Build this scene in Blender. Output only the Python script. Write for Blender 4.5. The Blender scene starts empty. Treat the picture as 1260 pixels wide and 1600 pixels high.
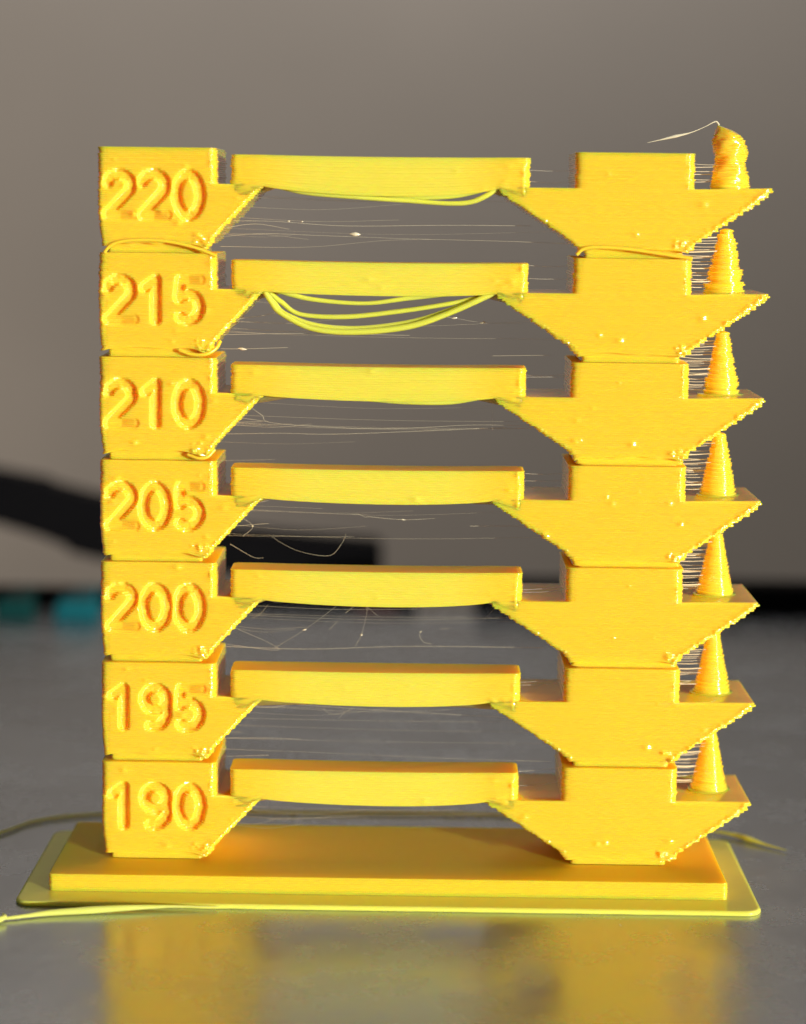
import bpy, math, random
import numpy as np
from mathutils import Matrix, Vector

S = 0.001                       # everything below is written in millimetres
rng = np.random.default_rng(7)
random.seed(7)
scn = bpy.context.scene
C = scn.collection

# ------------------------------------------------------------------ camera
cam_d = bpy.data.cameras.new('camera')
cam = bpy.data.objects.new('camera', cam_d)
C.objects.link(cam)
fw = Vector((-0.00671595, 0.99048604, -0.13744926))
rt = Vector((0.9998921, 0.00844745, 0.01201794))
up = Vector((-0.01306469, 0.13735372, 0.9904359))
m = Matrix((rt, up, -fw)).transposed().to_4x4()
m.translation = Vector((30.987, -213.351, 67.088)) * S
cam.matrix_world = m
cam_d.sensor_fit = 'VERTICAL'
cam_d.sensor_height = 36.0
cam_d.lens = 3465.25 * 36 / 1600
cam_d.clip_start = 0.005
cam_d.clip_end = 20
cam_d.dof.use_dof = True
cam_d.dof.focus_distance = 0.2165
cam_d.dof.aperture_fstop = 16.5
scn.camera = cam

# ------------------------------------------------------------------ world and lamps
w = bpy.data.worlds.new('World')
scn.world = w
w.use_nodes = True
w.node_tree.nodes['Background'].inputs[0].default_value = (0.90, 0.95, 1.0, 1)
w.node_tree.nodes['Background'].inputs[1].default_value = 0.08


def lamp(name, kind, loc, target, watts, color, **kw):
    d = bpy.data.lights.new(name, kind)
    d.energy = watts
    d.color = color
    for k, v in kw.items():
        setattr(d, k, v)
    o = bpy.data.objects.new(name, d)
    C.objects.link(o)
    o.location = Vector(loc) * S
    o.rotation_euler = (Vector(target) - Vector(loc)).to_track_quat('-Z', 'Y').to_euler()
    return o


# low window sun: from the front right, a little above the bed
AZ, EL, R = math.radians(44), math.radians(3.2), 2500
T0 = (30, 0, 40)
lamp('window_light', 'SPOT',
     (T0[0] + R * math.cos(EL) * math.sin(AZ), T0[1] - R * math.cos(EL) * math.cos(AZ), T0[2] + R * math.sin(EL)),
     T0, 445, (1.0, 0.93, 0.82), spot_size=math.radians(6.2), spot_blend=0.35, shadow_soft_size=0.014)
# soft fill lamp added for the wall behind, upper left, facing away from the tower
lamp('wall_fill', 'AREA', (-190, 70, 640), (-190, 520, 640), 2.7, (1.0, 0.945, 0.86), shape='DISK', size=0.3)
lamp('upper_wall_fill', 'AREA', (30, 340, 430), (30, 520, 430), 1.8, (0.95, 0.97, 1.0), shape='DISK', size=0.1)  # added lamp: brightens the upper wall that the near bed mirrors
lamp('low_wall_fill', 'AREA', (-330, 330, -20), (-90, 520, -20), 0.10, (1.0, 0.92, 0.82), shape='DISK', size=0.12, spread=math.radians(90))  # added low lamp that lightens the lower left of the wall

scn.view_settings.view_transform = 'Standard'
scn.view_settings.look = 'None'
scn.view_settings.exposure = 0
scn.view_settings.gamma = 1
scn.view_settings.use_curve_mapping = False


# ------------------------------------------------------------------ materials
def mat(name, color, rough=0.5, metal=0.0, spec=0.5, sss=None, bump=None, vary=None, coat=0.0):
    mt = bpy.data.materials.new(name)
    mt.use_nodes = True
    nt = mt.node_tree
    b = nt.nodes['Principled BSDF']
    b.inputs['Base Color'].default_value = (*color, 1)
    b.inputs['Roughness'].default_value = rough
    b.inputs['Metallic'].default_value = metal
    b.inputs['Specular IOR Level'].default_value = spec
    b.inputs['Coat Weight'].default_value = coat
    b.inputs['Coat Roughness'].default_value = 0.12
    tc = nt.nodes.new('ShaderNodeTexCoord')
    if sss:
        b.subsurface_method = 'RANDOM_WALK'
        b.inputs['Subsurface Weight'].default_value = 1.0
        b.inputs['Subsurface Radius'].default_value = sss[0]
        b.inputs['Subsurface Scale'].default_value = sss[1] * S
        b.inputs['Subsurface Anisotropy'].default_value = 0.0
    if vary:
        n = nt.nodes.new('ShaderNodeTexNoise')
        n.inputs['Scale'].default_value = vary[0]
        n.inputs['Detail'].default_value = 5
        nt.links.new(tc.outputs['Object'], n.inputs['Vector'])
        mx = nt.nodes.new('ShaderNodeMix')
        mx.data_type = 'RGBA'
        mx.inputs[6].default_value = (*color, 1)
        mx.inputs[7].default_value = (*vary[1], 1)
        nt.links.new(n.outputs['Fac'], mx.inputs[0])
        nt.links.new(mx.outputs[2], b.inputs['Base Color'])
    if bump:
        n = nt.nodes.new('ShaderNodeTexNoise')
        n.inputs['Scale'].default_value = bump[0]
        n.inputs['Detail'].default_value = 4
        mp = nt.nodes.new('ShaderNodeMapping')
        mp.inputs['Scale'].default_value = bump[2] if len(bump) > 2 else (1, 1, 1)
        nt.links.new(tc.outputs['Object'], mp.inputs[0])
        nt.links.new(mp.outputs[0], n.inputs['Vector'])
        bp = nt.nodes.new('ShaderNodeBump')
        bp.inputs['Strength'].default_value = 1.0
        bp.inputs['Distance'].default_value = bump[1] * S
        nt.links.new(n.outputs['Fac'], bp.inputs['Height'])
        nt.links.new(bp.outputs[0], b.inputs['Normal'])
    return mt


RAD = (1.0, 0.38, 0.06)
M_PLA = mat('yellow_plastic', (0.99, 0.612, 0.045), rough=0.16, spec=0.5, coat=0.7, sss=(RAD, 2.3), bump=(1500, 0.02),
            vary=(120, (0.985, 0.58, 0.038)))
M_THIN = mat('thin_yellow_plastic', (0.99, 0.61, 0.045), rough=0.28, spec=0.5, sss=((1.0, 0.6, 0.12), 0.5), bump=(1500, 0.015))
M_TOP = mat('yellow_plastic_top', (0.985, 0.53, 0.026), rough=0.45, spec=0.06, sss=(RAD, 5.0), bump=(700, 0.03, (0.35, 3.0, 1)))
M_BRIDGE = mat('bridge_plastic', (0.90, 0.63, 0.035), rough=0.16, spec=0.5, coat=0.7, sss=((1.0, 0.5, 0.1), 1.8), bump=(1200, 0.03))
_nt = M_BRIDGE.node_tree  # mid-span colour painted lemon for light leaking through the thin bridge
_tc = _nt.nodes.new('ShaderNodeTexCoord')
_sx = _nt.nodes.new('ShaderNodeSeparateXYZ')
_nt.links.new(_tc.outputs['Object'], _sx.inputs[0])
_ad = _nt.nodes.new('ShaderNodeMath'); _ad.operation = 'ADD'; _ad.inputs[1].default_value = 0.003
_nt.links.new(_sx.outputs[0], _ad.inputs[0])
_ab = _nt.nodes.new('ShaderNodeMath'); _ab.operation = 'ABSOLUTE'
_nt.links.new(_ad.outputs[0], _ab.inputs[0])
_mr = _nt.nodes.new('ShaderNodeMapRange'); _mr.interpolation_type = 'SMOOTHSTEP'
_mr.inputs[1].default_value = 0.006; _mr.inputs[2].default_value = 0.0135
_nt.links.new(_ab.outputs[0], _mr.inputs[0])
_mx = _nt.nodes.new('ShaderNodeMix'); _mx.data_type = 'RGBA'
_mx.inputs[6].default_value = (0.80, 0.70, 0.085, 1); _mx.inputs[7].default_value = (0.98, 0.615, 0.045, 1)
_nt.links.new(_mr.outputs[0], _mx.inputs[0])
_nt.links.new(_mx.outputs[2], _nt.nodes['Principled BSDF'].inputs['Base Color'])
M_LEMON = mat('lemon_plastic', (0.66, 0.70, 0.10), rough=0.14, spec=0.5, sss=((0.8, 0.7, 0.12), 1.0), bump=(1500, 0.015))
M_BRIM = mat('brim_plastic', (0.88, 0.86, 0.14), rough=0.2, spec=0.35, sss=((1.0, 0.8, 0.2), 0.7), bump=(500, 0.03))
M_PALE = mat('pale_lemon_plastic', (0.66, 0.72, 0.18), rough=0.15, spec=0.5, sss=((0.8, 0.8, 0.3), 0.8))
M_HAIR = mat('plastic_hair', (0.70, 0.66, 0.48), rough=0.18, spec=0.8)
M_BED = mat('brushed_bed_metal', (0.33, 0.365, 0.41), rough=0.24, metal=0.78, bump=(300, 0.05, (1, 0.55, 1)),
            vary=(2600, (0.43, 0.47, 0.525)))
_nt = M_BED.node_tree                     # smudges: uneven gloss
_tc = _nt.nodes.new('ShaderNodeTexCoord')
_nz = _nt.nodes.new('ShaderNodeTexNoise'); _nz.inputs['Scale'].default_value = 90; _nz.inputs['Detail'].default_value = 7
_nz.inputs['Roughness'].default_value = 0.7
_nt.links.new(_tc.outputs['Object'], _nz.inputs['Vector'])
_mr = _nt.nodes.new('ShaderNodeMapRange')
_mr.inputs[1].default_value = 0.3; _mr.inputs[2].default_value = 0.7
_mr.inputs[3].default_value = 0.16; _mr.inputs[4].default_value = 0.34
_nt.links.new(_nz.outputs['Fac'], _mr.inputs[0])
_nt.links.new(_mr.outputs[0], _nt.nodes['Principled BSDF'].inputs['Roughness'])
M_WALL = mat('taupe_wall', (0.37, 0.318, 0.27), rough=0.9, spec=0.1, bump=(900, 0.05), vary=(14, (0.31, 0.268, 0.228)))
M_BLACK = mat('black_plastic', (0.0022, 0.0022, 0.003), rough=0.7, spec=0.06, vary=(300, (0.0035, 0.0035, 0.0045)))
M_TEAL = mat('teal_plastic', (0.002, 0.075, 0.095), rough=0.6, spec=0.15, vary=(300, (0.002, 0.09, 0.115)))
M_TEALD = mat('dark_teal_plastic', (0.002, 0.030, 0.030), rough=0.6, spec=0.1, vary=(300, (0.002, 0.036, 0.036)))
M_RED = mat('dark_red_plastic', (0.022, 0.002, 0.002), rough=0.6, spec=0.1, vary=(300, (0.03, 0.003, 0.002)))


# ------------------------------------------------------------------ helpers
def link(name, verts, faces, material, parent=None, smooth=True, flat_from=None, **props):
    me = bpy.data.meshes.new(name)
    me.from_pydata([tuple(v) for v in np.asarray(verts) * S], [], faces)
    me.materials.append(material)
    if material in (M_PLA, M_BRIDGE) and flat_from is not None:
        me.materials.append(M_TOP)          # raked top skin of each printed block
        me.polygons[len(me.polygons) - 1].material_index = 1
    sm = np.full(len(me.polygons), smooth, dtype=bool)
    if flat_from is not None:
        sm[flat_from:] = False
    me.polygons.foreach_set('use_smooth', sm)
    me.update()
    o = bpy.data.objects.new(name, me)
    C.objects.link(o)
    o.parent = parent
    for k, v in props.items():
        o[k] = v
    return o


def empty(name, loc=(0, 0, 0), parent=None, **props):
    o = bpy.data.objects.new(name, None)
    o.empty_display_size = 0.005
    C.objects.link(o)
    o.location = Vector(loc) * S
    o.parent = parent
    for k, v in props.items():
        o[k] = v
    return o


def loft(rings):
    """rings (R,N,3): a closed skin with its own flat end caps."""
    rings = np.asarray(rings)
    Rn, N, _ = rings.shape
    verts = rings.reshape(-1, 3)
    i = np.arange(N)
    j = (i + 1) % N
    faces = []
    for r in range(Rn - 1):
        a = r * N
        faces.append(np.stack([a + i, a + j, a + N + j, a + N + i], -1))
    faces = np.concatenate(faces).tolist()
    nside = len(faces)
    base = len(verts)
    verts = np.concatenate([verts, rings[0], rings[-1]])
    faces.append([base + k for k in range(N)][::-1])
    faces.append([base + N + k for k in range(N)])
    return verts, faces, nside


def inset(pts, d):
    t = np.roll(pts, -1, 0) - np.roll(pts, 1, 0)
    t /= np.maximum(np.linalg.norm(t, axis=1, keepdims=True), 1e-9)
    n = np.stack([-t[:, 1], t[:, 0]], -1)        # inward for a counter-clockwise outline
    return pts + n * d


def outline(x0, x1, y0, y1, r, nf, ns=14, na=5, split=None):
    """counter-clockwise rounded rectangle; the first nf points are the front (y0) edge."""
    r = min(r, (x1 - x0) / 2.2, (y1 - y0) / 2.2)
    fx = np.linspace(x0 + r, x1 - r, nf)
    if split:                       # keep the lettered part on one fixed grid from layer to layer
        n1 = nf - 22
        c = min(split, x1 - r - 0.05)
        fx = np.concatenate([np.linspace(max(0.70, x0 + r + 0.02), c, n1), np.linspace(c, x1 - r, 23)[1:]])
        fx[0] = x0 + r
    seg = [np.stack([fx, np.full(nf, y0)], -1)]

    def arc(cx, cy, a0):
        a = np.radians(np.linspace(a0, a0 + 90, na + 2)[1:-1])
        return np.stack([cx + r * np.cos(a), cy + r * np.sin(a)], -1)
    seg.append(arc(x1 - r, y0 + r, -90))
    seg.append(np.stack([np.full(ns, x1), np.linspace(y0 + r, y1 - r, ns)], -1))
    seg.append(arc(x1 - r, y1 - r, 0))
    seg.append(np.stack([np.linspace(x1 - r, x0 + r, 24), np.full(24, y1)], -1))
    seg.append(arc(x0 + r, y1 - r, 90))
    seg.append(np.stack([np.full(ns, x0), np.linspace(y1 - r, y0 + r, ns)], -1))
    seg.append(arc(x0 + r, y0 + r, 180))
    return np.concatenate(seg)


class Wob:
    """smooth random 1-D wobble"""
    def __init__(self, amp, f0=0.3, f1=3.0, n=6):
        self.f = rng.uniform(f0, f1, n)
        self.p = rng.uniform(0, 6.28, n)
        self.a = rng.normal(0, 1, n) * amp / math.sqrt(n)

    def __call__(self, x):
        x = np.asarray(x, float)[..., None]
        return (self.a * np.sin(self.f * x + self.p)).sum(-1)


def zsize():
    """height and width of one small blob left on the skin"""
    sg = rng.uniform(.14, .30)
    return sg * rng.uniform(.40, .62), sg


LAYER = 0.2
BEAD = ((0.03, 1.0), (0.25, 0.18), (0.75, 0.18), (0.97, 1.0))


def printed(z0, z1, ring_fn, bead=0.045, jitter=0.02, zits=(), nf=60, warp=None, edge_k=1.2, split=None):
    """stack of printed layers; ring_fn(z, layer) -> x0,x1,y0,y1,r ; returns loft rings"""
    n = max(1, int(round((z1 - z0) / LAYER)))
    h = (z1 - z0) / n
    rings = []
    for k in range(n):
        zc = z0 + (k + 0.5) * h
        x0, x1, y0, y1, r, disp = ring_fn(zc, k)
        j = rng.normal(0, jitter, 4)
        p = outline(x0 + j[0] * edge_k, x1 + j[1] * edge_k, y0 + j[2] * 0.5, y1 + j[3], r, nf, split=split)
        front = p[:nf]
        wob = Wob(0.012, 0.5, 5)
        front[:, 1] += wob(front[:, 0])
        if disp is not None:
            front[:, 1] += disp(front[:, 0], zc)
        for (zx, zz, za, zs) in zits:
            if abs(zz - zc) < 3 * zs:
                front[:, 1] -= 1.2 * za * np.exp(-((front[:, 0] - zx) ** 2 / 1.9 + (zz - zc) ** 2) / zs ** 2)
        edge = Wob(0.02, 0.5, 6)
        p[nf:, 0] += edge(p[nf:, 1]) * 0.6
        bd = bead * rng.uniform(0.75, 1.25)
        for t, o in BEAD:
            amt = np.full((len(p), 1), bd * o * 1.9)
            amt[3:nf - 3] = bd * o * 0.8
            q = inset(p, amt)
            rings.append(np.column_stack([q, np.full(len(q), z0 + (k + t) * h)]))
    rings = np.array(rings)
    if warp is not None:
        rings = warp(rings)
    return rings


def tube(pts, rad, segs=8, samples=None, closed_ends=True):
    """smooth tube through the points (Catmull-Rom); rad is a number or one per point"""
    P = np.array(pts, float)
    rad = np.full(len(P), rad, float) if np.isscalar(rad) else np.array(rad, float)
    n = samples or max(6, (len(P) - 1) * 7)
    if len(P) > 2:
        Q = np.vstack([2 * P[0] - P[1], P, 2 * P[-1] - P[-2]])
        u = np.linspace(0, len(P) - 1 - 1e-9, n)
        i = u.astype(int)
        t = (u - i)[:, None]
        a, b, c, d = Q[i], Q[i + 1], Q[i + 2], Q[i + 3]
        path = 0.5 * ((2 * b) + (c - a) * t + (2 * a - 5 * b + 4 * c - d) * t ** 2 + (3 * b - a - 3 * c + d) * t ** 3)
        rr = np.interp(u, np.arange(len(P)), rad)
    else:
        u = np.linspace(0, 1, n)
        path = P[0] + (P[1] - P[0]) * u[:, None]
        rr = np.interp(u, [0, 1], rad)
    tan = np.gradient(path, axis=0)
    tan /= np.maximum(np.linalg.norm(tan, axis=1, keepdims=True), 1e-9)
    ref = np.array([0.0, 1.0, 0.0])
    rings = []
    ang = np.linspace(0, 2 * math.pi, segs, endpoint=False)
    for p, t, r in zip(path, tan, rr):
        s = np.cross(t, ref)
        if np.linalg.norm(s) < 0.1:
            s = np.cross(t, [1, 0, 0.0])
        s /= np.linalg.norm(s)
        v = np.cross(s, t)
        rings.append(p + r * (np.cos(ang)[:, None] * s + np.sin(ang)[:, None] * v))
    return loft(np.array(rings))


def join(parts):
    V, F, n = [], [], 0
    for v, f, _ in parts:
        V.append(v)
        F += [[k + n for k in q] for q in f]
        n += len(v)
    return np.concatenate(V), F


def box_bevel(x0, x1, y0, y1, z0, z1, r, zr=None):
    zr = zr if zr is not None else r
    rings = []
    base = outline(x0, x1, y0, y1, r, 24, 8, 5)
    for z, d in ((z0, zr), (z0 + zr * 0.3, zr * 0.3), (z0 + zr, 0), (z1 - zr, 0), (z1 - zr * 0.3, zr * 0.3), (z1, zr)):
        q = inset(base, d)
        rings.append(np.column_stack([q, np.full(len(q), z)]))
    return loft(np.array(rings))


# ------------------------------------------------------------------ setting: bed and wall
v, f, n = box_bevel(-150, 190, -110, 149, -3.0, 0.0, 6.0, 0.3)
link('print_bed', v, f, M_BED, smooth=True, flat_from=n, kind='structure',
     label='shiny grey metal print bed that mirrors the yellow tower')
v, f, n = box_bevel(-900, 900, 520, 540, -400, 1200, 1.0)
link('wall', v, f, M_WALL, smooth=False, kind='structure', label='plain taupe grey wall far behind the bed')

# ------------------------------------------------------------------ the tower
tower = empty('calibration_tower', (30, 4, 0),
              label='yellow plastic printed test tower of seven numbered tiers on a flat base', category='test tower')
TP = Vector((30, 4, 0))


def child(name, vf, material, parent, **props):
    """mesh written in world millimetres, hung under a parent Empty that sits at TP"""
    v, f = vf[0], vf[1]
    flat = vf[2] if len(vf) > 2 else None
    o = link(name, np.asarray(v) - np.array(TP), f, material, parent, True, flat, **props)
    return o


# base plate and brim
def plate_fn(z, k):
    return -4.54, 61.62, -4.83, 13.7, 0.5, None


rings = printed(0.46, 2.16, plate_fn, bead=0.05, nf=160, zits=[(x, rng.uniform(.6, 2), .05, .15) for x in rng.uniform(-4, 61, 40)])
child('base_plate', loft(rings), M_PLA, tower, label='flat rectangular yellow base plate')

rings = []
bo = outline(-7.3, 64.5, -8.35, 16.4, 1.6, 120, 30, 7)
for z, d in ((0.012, 0.10), (0.10, 0.0), (0.30, 0.02), (0.42, 0.10), (0.47, 0.30)):
    q = inset(bo, d)
    wb = Wob(0.05, 0.2, 2.0)
    q[:, 1] += wb(q[:, 0]) * 0.5
    rings.append(np.column_stack([q, np.full(len(q), z)]))
child('brim', loft(np.array(rings)), M_BRIM, tower, label='thin greenish yellow brim round the base plate')

# -------- digits as strokes in a unit box (width .62, height 1)


def arcpts(cx, cy, rx, ry, a0, a1, n=14):
    a = np.radians(np.linspace(a0, a1, n))
    return np.stack([cx + rx * np.cos(a), cy + ry * np.sin(a)], -1)


GLYPH = {
    '0': [arcpts(.31, .5, .27, .5, 0, 360, 36)],
    '1': [np.array([(.10, .80), (.34, 1.0), (.34, 0.0)])],
    '2': [np.vstack([arcpts(.30, .72, .27, .28, 165, -25, 16), [(.04, 0.0), (.30, 0.0), (.60, 0.0)]])],
    '5': [np.vstack([[(.56, 1.0), (.30, 1.0), (.12, 1.0), (.08, .55)], arcpts(.28, .32, .28, .32, 112, -128, 20)])],
    '9': [arcpts(.30, .71, .26, .29, 0, 360, 30), np.vstack([[(.56, .70)], arcpts(.26, .36, .30, .36, 15, -108, 12)])],
}


def seg_dist(px, pz, poly, wt):
    best = np.full(px.shape, 1e9)
    bw = np.ones(px.shape)
    for a, b, wa, wb in zip(poly[:-1], poly[1:], wt[:-1], wt[1:]):
        d = b - a
        t = np.clip(((px - a[0]) * d[0] + (pz - a[1]) * d[1]) / max(d @ d, 1e-9), 0, 1)
        e = np.hypot(px - a[0] - t * d[0], pz - a[1] - t * d[1])
        bw = np.where(e < best, wa + (wb - wa) * t, bw)
        best = np.minimum(best, e)
    return best, bw


def groove(text, ztop):
    zb, hh = ztop - 6.4, 3.85
    strokes = []
    for ch, x0 in zip(text, (0.85, 4.15, 7.45)):
        for poly in GLYPH[ch]:
            wt = np.ones(len(poly)) * rng.uniform(.95, 1.05, len(poly))
            poly = poly + rng.normal(0, 0.006, poly.shape)
            if ch == '2':
                wt[-1] = 0.35
            if ch == '5':
                wt[0] = 0.35
            strokes.append((poly * np.array([4.25, hh]) + np.array([x0, zb]), wt))

    def disp(x, z):
        x = np.asarray(x)
        out = np.zeros(x.shape)
        for poly, wt in strokes:
            d, wgt = seg_dist(x, np.full(x.shape, z), poly, wt)
            u = np.clip((0.62 - d) / 0.34, 0, 1)
            out = np.maximum(out, 0.62 * wgt * u * u * (3 - 2 * u))
        return out
    return disp


TEMPS = ['190', '195', '200', '205', '210', '215', '220']
SAG = [0.50, 0.45, 0.50, 0.38, 0.36, 0.22, 0.75]
ROUGH = [0.018, 0.02, 0.02, 0.022, 0.024, 0.028, 0.030]
WORDS = ['lowest', 'second lowest', 'third lowest', 'middle', 'third highest', 'second highest', 'topmost']
DEPTH = 10.88
tiers = []
for i, temp in enumerate(TEMPS):
    zt = 12.2 + 10 * i
    tier = empty('tier', (0, 0, 0), tower, label=f'{WORDS[i]} tier of the tower, marked {temp}')
    tiers.append(tier)
    jit = ROUGH[i]
    # ---- number block with its slanted underside on the right
    dg = groove(temp, zt)
    cx = rng.uniform(0.2, 0.4)

    def lb(z, k, zt=zt, dg=dg, cx=cx):
        q = z - zt
        if q < -9.2:
            return 0.85, 10.0, 0.75, DEPTH - 0.7, 0.4, None
        x0 = cx * min(1, max(0, (-5.5 - q) / 3.5)) ** 2
        if q < -3.4:
            x1 = 10.35 + min(q + 9.5, 5.85) * 0.94 + 0.07 * math.cos(q * 6.283 / 0.31) + 0.03 * math.sin(q * 7.7)
        else:
            x1 = 11.46
        r = 0.35 if q > -9.1 else 0.5
        return x0, x1, 0.0, DEPTH, (r + 0.15 if q < -3.4 else 0.75), dg

    lw, rw = Wob(0.09, 0.5, 2.6), Wob(0.07, 0.5, 2.6)

    def lwarp(rg, zt=zt, lw=lw):
        q = rg[..., 2] - zt
        wq = np.clip((-8.3 - q) / 1.0, 0, 1) * (q > -9.21)
        u = np.clip((rg[..., 0] - 5.2) / 5.2, -1, 1)
        frontness = np.clip(1 - rg[..., 1] / 3, 0, 1)
        rg[..., 2] += wq * frontness * (0.10 - 0.60 * np.abs(u) ** 5)
        rg[..., 2] += wq * frontness * lw(rg[..., 0])
        rg[..., 1] -= wq * frontness * 0.14 * np.abs(u) ** 4
        return rg
    zits = [(rng.uniform(0.3, 14), zt - rng.uniform(0.3, 9), *zsize()) for _ in range(9)]
    zits += [(11.1, zt - rng.uniform(0.1, 3.3), *zsize()) for _ in range(10)]
    for z in np.arange(-9.0, -3.6, 0.27):
        zits.append((10.35 + (z + 9.5) * 0.905 - 0.35 + rng.normal(0, .06), zt + z, rng.uniform(.06, .17), rng.uniform(.11, .15)))
    zits += [(rng.uniform(9, 10.4), zt - rng.uniform(8.2, 9.1), rng.uniform(.08, .18), .16) for _ in range(7)]
    rings = printed(zt - 10, zt, lb, bead=0.05, jitter=jit, zits=zits, nf=165, warp=lwarp, split=10.8)
    child('number_block', loft(rings), M_PLA, tier, label=f'square block with the number {temp} sunk into its face')

    # ---- bridge
    A = SAG[i]
    zb = zt - 3.55

    def bb(z, k):
        return 12.72, 41.32, 0.0, 4.46, 0.65, None

    def bwarp(rg, A=A, zb=zb, zt=zt):
        u = np.clip((rg[..., 0] - 15.8) / (38.2 - 15.8), 0, 1)
        s = (4 * u * (1 - u)) ** 0.75 * (0.85 + 0.3 * u)
        ww = np.clip(1 - (rg[..., 2] - zb) / 2.6, 0, 1) ** 1.4
        rg[..., 2] -= A * s * ww + 0.10 * s
        # over the arms the lowest strands sink into the arm and fuse with it
        x = rg[..., 0]
        sink = np.clip(np.maximum((15.85 - x) * 0.85, (x - 38.2) * 0.52), 0, 1.3)
        low = np.clip(1 - (rg[..., 2] - zb) / 0.5, 0, 1)
        rg[..., 2] -= sink * low
        ends = np.clip(sink / 0.3, 0, 1)
        rg[..., 1] += ends * (0.30 * np.clip((low - 0.70) / 0.3, 0, 1) - 0.02) * (rg[..., 1] < 2)
        under = rg[:1].copy()                       # close the sagging underside along its middle line
        under[..., 1] = 2.2 + (under[..., 1] - 2.2) * 0.01
        rg = np.concatenate([under, rg])
        return rg
    zits = [(rng.uniform(13, 41), zt - rng.uniform(0.8, 3.2), *zsize()) for _ in range(3)]
    zits += [(40.85, zt - rng.uniform(0.7, 3.3), *zsize()) for _ in range(8)]
    zits += [(rng.uniform(38, 41), zt - rng.uniform(2.2, 3.3), rng.uniform(.05, .14), .14) for _ in range(5)]
    rings = printed(zb, zt - 0.59, bb, bead=0.05, jitter=jit, zits=zits, nf=110, warp=bwarp)
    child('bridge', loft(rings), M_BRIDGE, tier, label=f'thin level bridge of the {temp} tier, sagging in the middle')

    # ---- shelf block: wedge below, square block above, shelf to the right
    ridge = i in (2, 3, 4)

    def rb(z, k, zt=zt, ridge=ridge):
        q = z - zt
        if q < -9.2:
            if ridge and k in (1, 2):
                return 46.15, 56.6, 0.12, DEPTH - 0.3, 0.4, None
            return 46.6, 56.1, 0.75, DEPTH - 0.7, 0.4, None
        if q < -3.4:
            t = min(1.0, (q + 9.2) / 5.35)
            b = max(0.0, 1 - (q + 9.2) / 0.7)
            sl = 0.06 * math.cos(q * 6.283 / 0.33) + 0.05 * math.sin(q * 5.1 + zt)
            sr = 0.16 * math.cos(q * 6.283 / 0.52) + 0.06 * math.sin(q * 4.3 + zt * 1.7)
            return 46.35 - 8.1 * t - 0.25 * b + sl, 56.35 + 7.95 * t + 0.30 * b + sr, 0.0, DEPTH, (0.35 if q < -4.6 else 0.2), None
        return 45.5, 57.0, 0.0, DEPTH, 0.8, None

    def rwarp(rg, zt=zt, rw=rw):
        q = rg[..., 2] - zt
        wq = np.clip((-8.5 - q) / 0.9, 0, 1) * (q > -9.21)
        u = np.clip((rg[..., 0] - 51.3) / 5.2, -1, 1)
        fr = np.clip(1 - rg[..., 1] / 3, 0, 1)
        rg[..., 2] += wq * fr * (0.08 - 0.42 * np.abs(u) ** 5)
        rg[..., 2] += wq * fr * rw(rg[..., 0])
        # the shelf's far end curls up a little
        e = np.clip((rg[..., 0] - 61.5) / 2.8, 0, 1) ** 2 * np.clip((q + 5) / 1.5, 0, 1) * (q < -3.3)
        rg[..., 2] += 0.22 * e
        return rg
    zits = [(rng.uniform(40, 63), zt - rng.uniform(0.3, 9), *zsize()) for _ in range(7)]
    zits += [(56.6, zt - rng.uniform(0.1, 3.3), *zsize()) for _ in range(10)]
    for z in np.arange(-8.84, -3.5, 0.26):
        zits.append((56.35 + 7.95 * (z + 9.2) / 5.7 - 0.40 + rng.normal(0, .08), zt + z, rng.uniform(.08, .24), rng.uniform(.13, .20)))
        if z < -5.2:
            zits.append((46.35 - 8.1 * (z + 9.2) / 5.35 + 0.5, zt + z, rng.uniform(.0, .09), .13))
    zits += [(rng.uniform(55.2, 56.3), zt - rng.uniform(8.2, 9.1), rng.uniform(.08, .18), .16) for _ in range(7)]
    rings = printed(zt - 10, zt, rb, bead=0.05, jitter=jit * 1.4, zits=zits, nf=230, warp=rwarp)
    child('shelf_block', loft(rings), M_PLA, tier, label=f'wedge shaped block of the {temp} tier with a pointed shelf')

    # ---- cone standing on the shelf
    cxx, cyy = 60.75, 5.4
    zs = zt - 3.42
    rg = []
    ang = np.linspace(0, 2 * math.pi, 40, endpoint=False)
    if i < 6:
        hgt = 6.25
        nl = int(hgt / LAYER)
        for k in range(nl):
            t = k / (nl - 1)
            r0 = 1.95 - 1.28 * t ** (0.9 if i < 5 else 1.3)
            if k == 0:
                r0 += 0.25
            blob = 1 + rng.normal(0, 0.02 + 0.012 * max(0, i - 2))
            ox, oy = rng.normal(0, 0.02 + 0.02 * max(0, i - 3), 2)
            lum = Wob(0.02 + 0.02 * max(0, i - 3), 1, 3)
            for tt, o in BEAD:
                rr = (r0 - 0.06 * o) * blob + np.array([float(lum(a)) for a in ang]) * (1 - .3 * o)
                rg.append(np.column_stack([cxx + ox + rr * np.cos(ang), cyy + oy + rr * np.sin(ang),
                                           np.full(40, zs + (k + tt) * LAYER)]))
        top = rg[-1]
        for sc, dz in ((0.7, 0.08), (0.35, 0.13)):
            q = top.copy()
            q[:, :2] = (q[:, :2] - [cxx, cyy]) * sc + [cxx, cyy]
            q[:, 2] += dz
            rg.append(q)
        lab = 'small ridged cone'
    else:
        # melted top cone: fat stub, waist, lopsided bulb curling left into a tip
        prof = [(0, 1.98, .1), (.6, 1.92, .08), (1.2, 1.84, .05), (1.8, 1.72, .03), (2.3, 1.60, .05), (2.7, 1.52, .08), (3.0, 1.58, .08),
                (3.4, 1.68, .04), (3.8, 1.72, -.02), (4.3, 1.68, -.10), (4.8, 1.55, -.18), (5.2, 1.35, -.30), (5.55, 1.10, -.48),
                (5.8, 0.82, -.66), (6.0, 0.50, -.88), (6.15, 0.24, -1.08), (6.25, 0.08, -1.25)]
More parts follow.
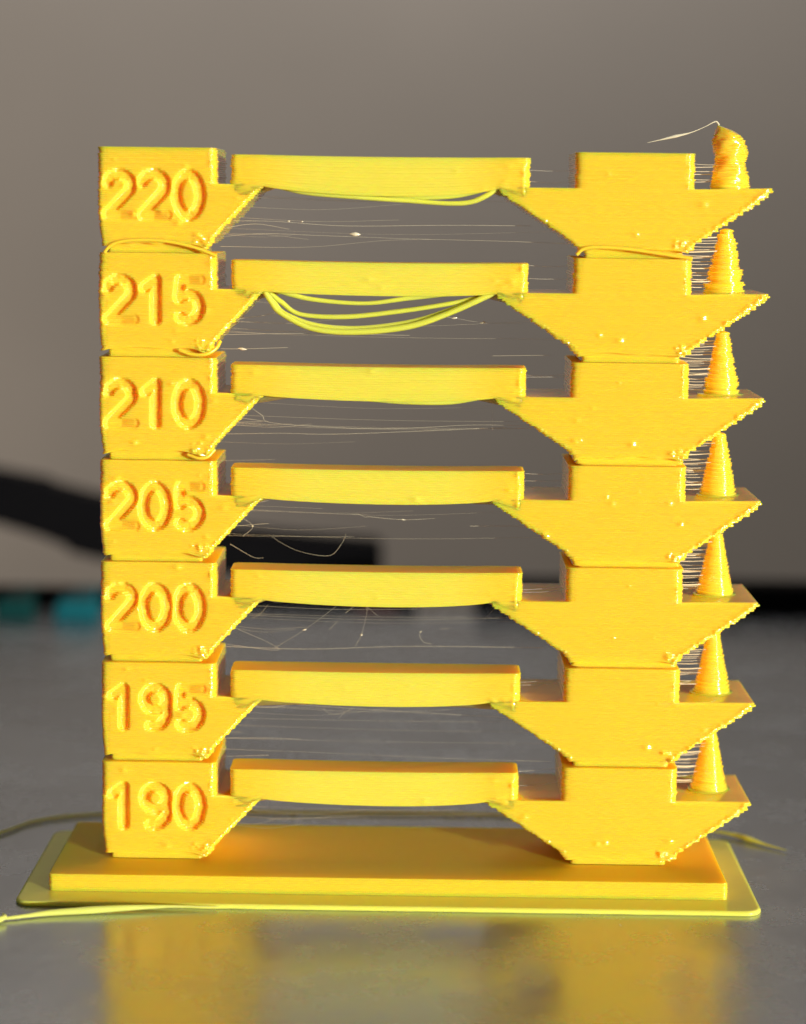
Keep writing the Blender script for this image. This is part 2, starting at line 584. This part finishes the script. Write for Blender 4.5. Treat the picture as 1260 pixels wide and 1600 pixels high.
        pz, pr, po = map(np.array, zip(*prof))
        for z in np.arange(0, 6.26, 0.05):
            r0 = np.interp(z, pz, pr) - 0.05 * abs(math.sin(z / LAYER * math.pi / 1.0)) * (z < 5.2)
            off = np.interp(z, pz, po)
            lum = 0.05 * np.sin(3 * ang + z * 2.1) + 0.04 * np.sin(5 * ang - z * 3.3 + 1)
            if int(z / 0.1) != int((z - 0.05) / 0.1) or z == 0:
                rag = Wob(0.05, 2, 7)(ang) + rng.normal(0, .025)
            rr = np.maximum(r0 + (lum + rag * (z < 5.4)) * min(1, r0), 0.03)
            rg.append(np.column_stack([cxx + 0.15 + off + rr * np.cos(ang), cyy + rr * np.sin(ang), np.full(40, zs + z)]))
        lab = 'melted lopsided cone with a curled tip'
    child('cone', loft(np.array(rg)), M_PLA, tier, label=f'{lab} on the {temp} shelf')

    # ---- fine hairs between the block and the cone: too thin to pick apart
    hs = []
    nh = 21 if i < 6 else 6
    top_z = (zt + 2.2) if i < 6 else zt - 0.3
    for k in range(nh):
        z = zs + 0.7 + (top_z - zs - 0.7) * (k + rng.uniform(-.25, .25)) / nh
        yy = cyy + rng.uniform(-1.0, 0.6)
        dz = rng.normal(0, 0.08)
        xe = cxx - (1.95 - 1.28 * np.clip((z - zs) / 6.2, 0, 1)) + 0.4
        hs.append(tube([(56.4, yy, z), ((56.4 + xe) / 2, yy, z - 0.05 + dz), (xe, yy + .2, z + dz * 1.5)],
                       rng.uniform(0.018, 0.036) * (2.0 if k % 6 == 2 else 1), 5, 8))
    for k in range(2):          # and a few across the notch left of the block
        z = zt - 3.4 + rng.uniform(0.5, 2.6)
        yy = rng.uniform(1, 4)
        hs.append(tube([(41.0, yy, z), (43.4, yy + 1, z - rng.uniform(0, .25)), (45.8, yy + 2, z + rng.normal(0, .1))], 0.009, 5, 8))
    o = child('stringing', join(hs), M_HAIR, tier, label='fine pale plastic hairs between block and cone')
    o['kind'] = 'stuff'

# -------- loose strands below the bridges
DROOP = {
    5: [([(16.0, 0.5, 58.65), (16.62, 0.5, 57.62), (17.61, 0.5, 56.53), (20.7, 0.5, 55.09), (25.01, 0.5, 54.84), (29.94, 0.5, 55.45), (33.61, 0.5, 56.72), (36.67, 0.5, 58.11), (38.13, 0.5, 58.8)], .34),
        ([(16.0, 1.1, 58.6), (16.9, 1.1, 57.5), (18.0, 1.1, 56.5), (20.9, 1.1, 55.45), (25.01, 1.1, 55.2), (29.94, 1.1, 55.85), (33.61, 1.1, 57.0), (36.67, 1.1, 58.3), (38.0, 1.0, 58.9)], .25),
        ([(16.2, 1.2, 58.63), (17.56, 1.2, 57.6), (19.42, 1.2, 56.45), (23.74, 1.2, 56.26), (28.68, 1.2, 56.81), (33.61, 1.2, 57.61), (36.68, 1.2, 58.33)], .27),
        ([(17.35, 0.6, 58.66), (20.67, 0.6, 57.91), (25.6, 0.6, 57.6), (29.9, 0.6, 58.15), (34.2, 0.6, 58.69)], .27)],
    6: [([(16.64, 0.5, 68.75), (20.0, 0.5, 68.05), (24.9, 0.5, 67.69), (29.79, 0.5, 67.4), (33.46, 0.5, 67.21), (35.59, 0.5, 67.35), (37.11, 0.5, 67.98), (38.14, 0.5, 68.71)], .30),
        ([(23.66, 0.9, 68.0), (27.33, 0.9, 67.78), (31.01, 0.9, 67.76), (34.06, 0.9, 67.95), (36.81, 0.9, 68.5)], .30)],
    4: [([(17.64, 0.5, 48.97), (22.6, 0.5, 48.73), (26.93, 0.5, 48.29), (30.65, 0.5, 48.09), (34.36, 0.5, 48.2), (38.18, 0.5, 48.95)], .28),
        ([(19.0, 1.2, 48.97), (26.93, 1.3, 48.5), (31.65, 1.3, 48.2), (37.36, 1.2, 48.85)], .28)],
}
for t, lst in DROOP.items():
    for pts, r in lst:
        pts = np.array(pts)
        pts[:, 1] += 0.1
        rr = np.full(len(pts), r * .82) * rng.uniform(.85, 1.15, len(pts))
        child('drooping_strand', tube(pts, rr, 10, len(pts) * 9), M_LEMON, tiers[t])
# lifted first-layer strands in the gaps beneath tiers
for t, pts, r in (
    (6, [(0.66, -0.1, 62.2), (1.21, -0.1, 62.82), (2.07, -0.1, 63.19), (3.85, -0.1, 63.4), (6.6, -0.1, 63.31), (9.36, -0.1, 62.74), (11.38, -0.1, 61.97)], .2),
    (6, [(45.8, -0.1, 62.51), (46.46, -0.1, 63.07), (47.86, -0.1, 63.26), (50.61, -0.1, 63.12), (53.67, -0.1, 62.73), (56.86, -0.1, 62.28)], .22),
    (5, [(7.8, 0.2, 52.9), (8.97, 0.1, 52.53), (10.33, 0.1, 52.55), (11.3, 0.5, 53.1), (11.7, 0.9, 53.8)], .22),
    (4, [(8.6, 0.2, 42.8), (9.6, 0.0, 42.5), (10.5, 0.1, 42.6), (11.2, 0.5, 43.3)], .2),
):
    child('lifted_strand', tube(pts, r * .85, 8, len(pts) * 8), M_THIN, tiers[t])

# -------- single wisps across the openings
WISPS = {
    6: [[(12.12, 3.3, 65.29), (16.77, 3.3, 65.29), (23.6, 3.3, 64.94), (33.52, 3.3, 65.12), (41.58, 3.3, 65.16)], [(11.83, 4.4, 64.6), (14.83, 4.4, 65.01), (18.08, 4.4, 64.55)], [(11.45, 3.8, 63.74), (15.5, 3.8, 64.09), (21.1, 3.8, 63.98), (29.81, 3.8, 63.77), (39.15, 3.8, 63.64), (45.37, 3.8, 63.47)], [(11.38, 4.6, 62.79), (19.82, 4.6, 62.83), (27.31, 4.6, 63.55), (32.31, 4.6, 63.73)]],
    5: [[(13.26, 4.7, 55.77), (15.15, 4.7, 56.04), (16.72, 4.7, 56.37)], [(11.87, 2.7, 54.3), (19.35, 2.7, 54.51), (29.94, 2.7, 54.46)], [(11.58, 2.5, 52.94), (13.76, 2.5, 52.96), (18.12, 2.5, 53.14)], [(33.05, 5.4, 56.23), (34.31, 5.4, 56.06), (37.15, 5.4, 55.65), (40.93, 5.4, 55.57)], [(38.08, 3.4, 52.52), (43.71, 3.4, 52.66)]],
    4: [[(14.52, 3.3, 47.15), (15.59, 3.3, 46.41), (16.73, 3.3, 45.67), (24.39, 3.3, 45.26), (30.05, 3.3, 45.34), (36.32, 3.3, 45.73), (43.22, 3.3, 45.69)], [(11.71, 6.0, 44.25), (17.32, 6.0, 44.39), (23.68, 6.0, 44.41), (39.56, 6.0, 45.25)], [(12.38, 4.1, 45.6), (15.54, 4.1, 45.7)], [(11.96, 5.4, 46.1), (16.08, 5.4, 45.58)], [(38.2, 4.2, 47.18), (38.24, 4.2, 45.16)], [(11.39, 4.7, 41.71), (16.78, 4.7, 41.91)]],
    3: [[(24.48, 3.0, 36.81), (25.24, 3.0, 36.75), (25.93, 3.0, 36.44)], [(25.89, 4.7, 36.33), (29.52, 4.7, 36.06), (32.69, 4.7, 36.23)], [(36.22, 5.5, 35.39), (39.73, 5.5, 35.44), (43.55, 5.5, 35.36)], [(16.52, 4.3, 34.27), (17.47, 4.3, 33.64), (19.38, 4.3, 32.77), (22.25, 4.3, 32.42), (23.51, 4.3, 33.73), (23.88, 4.3, 34.63)], [(12.31, 5.1, 33.32), (14.55, 5.1, 32.06), (15.64, 5.1, 31.95)], [(13.1, 4.8, 36.28), (14.57, 4.8, 35.2), (13.61, 4.8, 34.16)], [(12.83, 2.7, 35.49), (16.3, 2.7, 35.79)], [(15.17, 5.2, 37.53), (16.12, 5.2, 37.74)]],
    2: [[(14.61, 4.6, 25.93), (15.44, 4.6, 26.46), (16.2, 4.6, 27.38)], [(16.92, 3.6, 23.16), (19.85, 3.6, 25.02), (22.95, 3.6, 27.39)], [(13.17, 2.6, 25.25), (16.35, 2.6, 23.87), (17.12, 2.6, 23.11), (11.91, 2.6, 23.68)], [(24.84, 5.5, 23.02), (25.48, 5.5, 24.21), (25.97, 5.5, 26.3), (26.02, 5.5, 27.22)], [(31.57, 4.2, 25.06), (31.32, 4.2, 24.54), (31.71, 4.2, 23.83), (32.48, 4.2, 23.65)], [(33.49, 5.0, 25.0), (34.26, 5.0, 25.08)], [(25.76, 5.6, 27.26), (27.06, 5.6, 26.17)], [(11.82, 5.0, 22.94), (20.04, 5.0, 22.79), (30.31, 5.0, 23.2), (43.78, 5.0, 23.25)], [(37.66, 5.7, 25.77), (38.73, 5.7, 26.96)], [(23.9, 3.9, 26.7), (24.85, 3.9, 27.49)], [(22.27, 5.3, 24.72), (23.09, 5.3, 25.65)]],
    1: [[(14.99, 4.1, 16.96), (16.92, 4.1, 16.99), (18.84, 4.1, 17.41)], [(21.66, 5.8, 16.46), (22.63, 5.8, 15.95), (23.93, 5.8, 16.23), (24.7, 5.8, 16.64)], [(23.93, 5.6, 16.28), (23.29, 5.6, 15.61)], [(11.58, 2.8, 14.07), (15.73, 2.8, 14.13), (19.57, 2.8, 14.05)], [(11.75, 3.0, 14.68), (13.67, 3.0, 14.64)], [(11.53, 3.3, 12.83), (21.48, 3.3, 12.58), (34.3, 3.3, 12.17), (44.56, 3.3, 11.99)], [(15.5, 5.9, 17.08), (27.8, 5.9, 16.39), (44.63, 5.9, 15.64)]],
    0: [[(11.79, 4.0, 11.87), (16.3, 4.0, 12.07)], [(16.28, 4.7, 5.25), (25.35, 4.7, 5.64)]],
}
for t, lst in WISPS.items():
    for pts in lst:
        # tapering, with a bead where the plastic gathered
        n = len(pts)
        r = rng.uniform(0.008, 0.016) * rng.uniform(.6, 1.2, n)
        child('wisp', tube(pts, r, 5, max(12, n * 8)), M_HAIR, tiers[t])
for t in range(7):
    zt = 12.2 + 10 * t
    lst = []
    for k in range(7):
        z = zt - rng.uniform(4.2, 8.6)
        xa = 10.8 + (z - zt + 9.5) * 0.9
        xb = 46.0 - 8.1 * (z - zt + 9.2) / 5.7
        if rng.random() < .6:
            xb = xa + rng.uniform(3, 16)
        yy = rng.uniform(1.5, 8)
        dip = rng.uniform(0, .5)
        lst.append(tube([(xa - .3, yy, z), (xa + (xb - xa) * .5, yy, z - dip), (xb + .3, yy, z + rng.normal(0, .2))], rng.uniform(.004, .008), 4, 14))
    o = child('faint_hairs', join(lst), M_HAIR, tiers[t], label='faint plastic hairs drawn across the opening')
    o['kind'] = 'stuff'
BEADS = [(6, (24.52, 4.0, 64.14), .55, .22), (5, (34.31, 5.3, 56.06), .30, .10), (5, (37.15, 5.3, 55.65), .30, .11),
         (5, (13.7, 2.5, 52.95), .45, .13), (3, (14.57, 4.8, 35.2), .10, .09), (3, (29.52, 4.7, 36.06), .25, .07),
         (2, (19.85, 3.6, 25.02), .22, .09), (2, (25.48, 5.5, 24.21), .14, .11), (2, (31.4, 4.2, 24.85), .1, .07),
         (1, (18.6, 4.1, 17.36), .15, .07), (6, (18.1, 3.4, 65.33), .15, .08), (6, (19.4, 3.4, 65.3), .12, .07)]
for t, p, ln, r in BEADS:
    a = rng.uniform(-.2, .2)
    d = np.array([math.cos(a), 0, math.sin(a)]) * ln
    p = np.array(p)
    child('wisp_bead', tube([p - d, p - d * .5, p, p + d * .5, p + d], [r * .1, r * .7, r, r * .7, r * .1], 8, 16), M_HAIR, tiers[t])
child('wisp', tube([(52.84, 5.4, 73.3), (53.95, 5.4, 73.56), (55.5, 5.4, 73.94), (57.04, 5.4, 74.33), (58.39, 5.4, 74.9), (59.37, 5.4, 75.4), (59.75, 5.4, 75.05)],
                   [.02, .05, .16, .05, .03, .08, .12], 8, 60), M_HAIR, tiers[6], label='glinting hair trailing from the melted top cone')

# ------------------------------------------------------------------ loose filament on the bed
v, f, n = tube([(-30, -19, .2), (-14, -14.6, .22), (-7.76, -12.9, .25), (-5.2, -11.9, .28), (-3.21, -11.1, .32), (0.5, -10.3, .38), (3.87, -9.6, .42), (8, -8.9, .40), (12.46, -8.6, .35)],
               [.12, .14, .16, .2, .30, .38, .30, .14, .03], 10, 90)
link('loose_strand', v, f, M_PALE, None, True, n, label='pale yellow loose strand tapering along the front of the brim', category='plastic strand')
v, f, n = tube([(-11.4, -14.2, .30), (-9.5, -13.8, .42), (-8.0, -13.9, .40), (-7.2, -13.2, .55), (-7.5, -12.6, .7)], [.3, .42, .36, .2, .06], 10, 40)
link('plastic_curl', v, f, M_PALE, None, True, n, label='small greenish plastic curl on the bed at the left front', category='plastic scrap')
v, f, n = tube([(-30, -6, .22), (-20, 6.5, .24), (-13.1, 15.59, .25), (-9.97, 20.4, .25), (-4.03, 23.3, .25), (10.62, 25.2, .25), (18.43, 25.2, .25), (34.74, 25.6, .25), (52, 24.4, .25), (58.64, 22.9, .25)],
               [.18, .18, .17, .19, .18, .2, .17, .18, .15, .12], 8, 120)
link('skirt_strand', v, f, M_BRIM, None, True, n, label='thin yellow strand curving over the bed behind the base', category='plastic strand')
v, f, n = tube([(59.5, 21.2, .2), (62.5, 20.3, .3), (65.2, 18.4, .4), (66.6, 17.0, .35), (68.2, 15.2, .3), (70.2, 13.2, .25)], [.05, .08, .22, .34, .14, .05], 8, 50)
link('frayed_strand', v, f, M_BRIM, None, True, n, label='short frayed yellow strand on the bed at the right of the base', category='plastic strand')

crumbs = []
for k in range(46):
    x, y = rng.uniform(-30, 85), rng.choice([rng.uniform(-34, -9), rng.uniform(17, 90)])
    r = rng.uniform(.010, .035)
    a = rng.uniform(0, 6.28)
    L = r * rng.uniform(1, 4)
    d = np.array([math.cos(a), math.sin(a), 0]) * L
    c = np.array([x, y, r])
    crumbs.append(tube([c - d, c, c + d], [r * .3, r, r * .3], 5, 6))
v, f = join(crumbs)
link('crumbs', v, f, M_HAIR, None, True, None, kind='stuff', label='tiny plastic crumbs and dust on the bed', category='crumbs')

# ------------------------------------------------------------------ blurred things behind the bed


def extrude_xz(pts, y0, y1, bev=0.6):
    P = np.array(pts, float)
    c = P.mean(0)
    rings = []
    for y, d in ((y0, bev), (y0 + bev, 0), (y1 - bev, 0), (y1, bev)):
        t = np.roll(P, -1, 0) - np.roll(P, 1, 0)
        t /= np.linalg.norm(t, axis=1, keepdims=True)
        nn = np.stack([-t[:, 1], t[:, 0]], -1)
        q = P + nn * d
        rings.append(np.column_stack([q[:, 0], np.full(len(q), y), q[:, 1]]))
    return loft(np.array(rings)[::-1])


arm_pts = [(-110, 8.0), (-46, 8.4), (-38, 6.0), (-33.4, 4.2), (-32.8, 3.2), (-27.7, 2.0), (-14, -.4), (-3.5, -.8), (24, -.8),
           (24.6, 0.0), (24.4, 5.0), (23.6, 5.7), (10, 6.6), (-3.5, 7.7), (-15, 10.6), (-27.6, 13.3), (-36, 15.4), (-37.5, 16.3), (-45.8, 17.8), (-110, 30)]
v, f, n = extrude_xz(arm_pts, 187, 195)
link('bracket_arm', v, f, M_BLACK, None, False, label='blurred black arm sloping down from the left behind the tower', category='bracket')
v, f, n = box_bevel(-120, 30.9, 152.5, 158, -9, 2.3, 0.8)
link('rear_rail', v, f, M_BLACK, None, False, label='low black rail behind the bed edge at the left and centre', category='rail')
v, f, n = box_bevel(40.8, 160, 152.5, 160, -9, 4.6, 0.8)
link('rear_rail', v, f, M_BLACK, None, False, label='taller black rail behind the bed edge at the right', category='rail')
v, f, n = box_bevel(20.6, 27.6, 150.2, 152.3, -3, 1.1, 0.4)
link('red_connector', v, f, M_RED, None, False, label='tiny dark red piece in front of the black rail', category='connector')


def clip(x0, x1, material, label):
    e = empty('bed_clip', ((x0 + x1) / 2, 140, 0), None, label=label, category='clip', group='clips at the rear edge of the bed')
    xm, hw = (x0 + x1) / 2, (x1 - x0) / 2
    prof = [(-hw, 0.02), (hw, 0.02), (hw, 2.2), (hw * .75, 3.5), (-hw * .75, 3.5), (-hw, 2.2)]
    v, f, n = extrude_xz(prof, -3, 3, .5)
    link('clip_body', v, f, material, e, False)
    v, f, n = box_bevel(-hw * .6, hw * .6, 2.5, 12.5, 2.0, 3.2, .3)
    link('clip_lever', v, f, material, e, False)


clip(-37.0, -31.0, M_TEALD, 'dark teal clip on the bed edge, farther left of the two')
clip(-27.3, -20.5, M_TEAL, 'bright teal clip on the bed edge close to the tower')
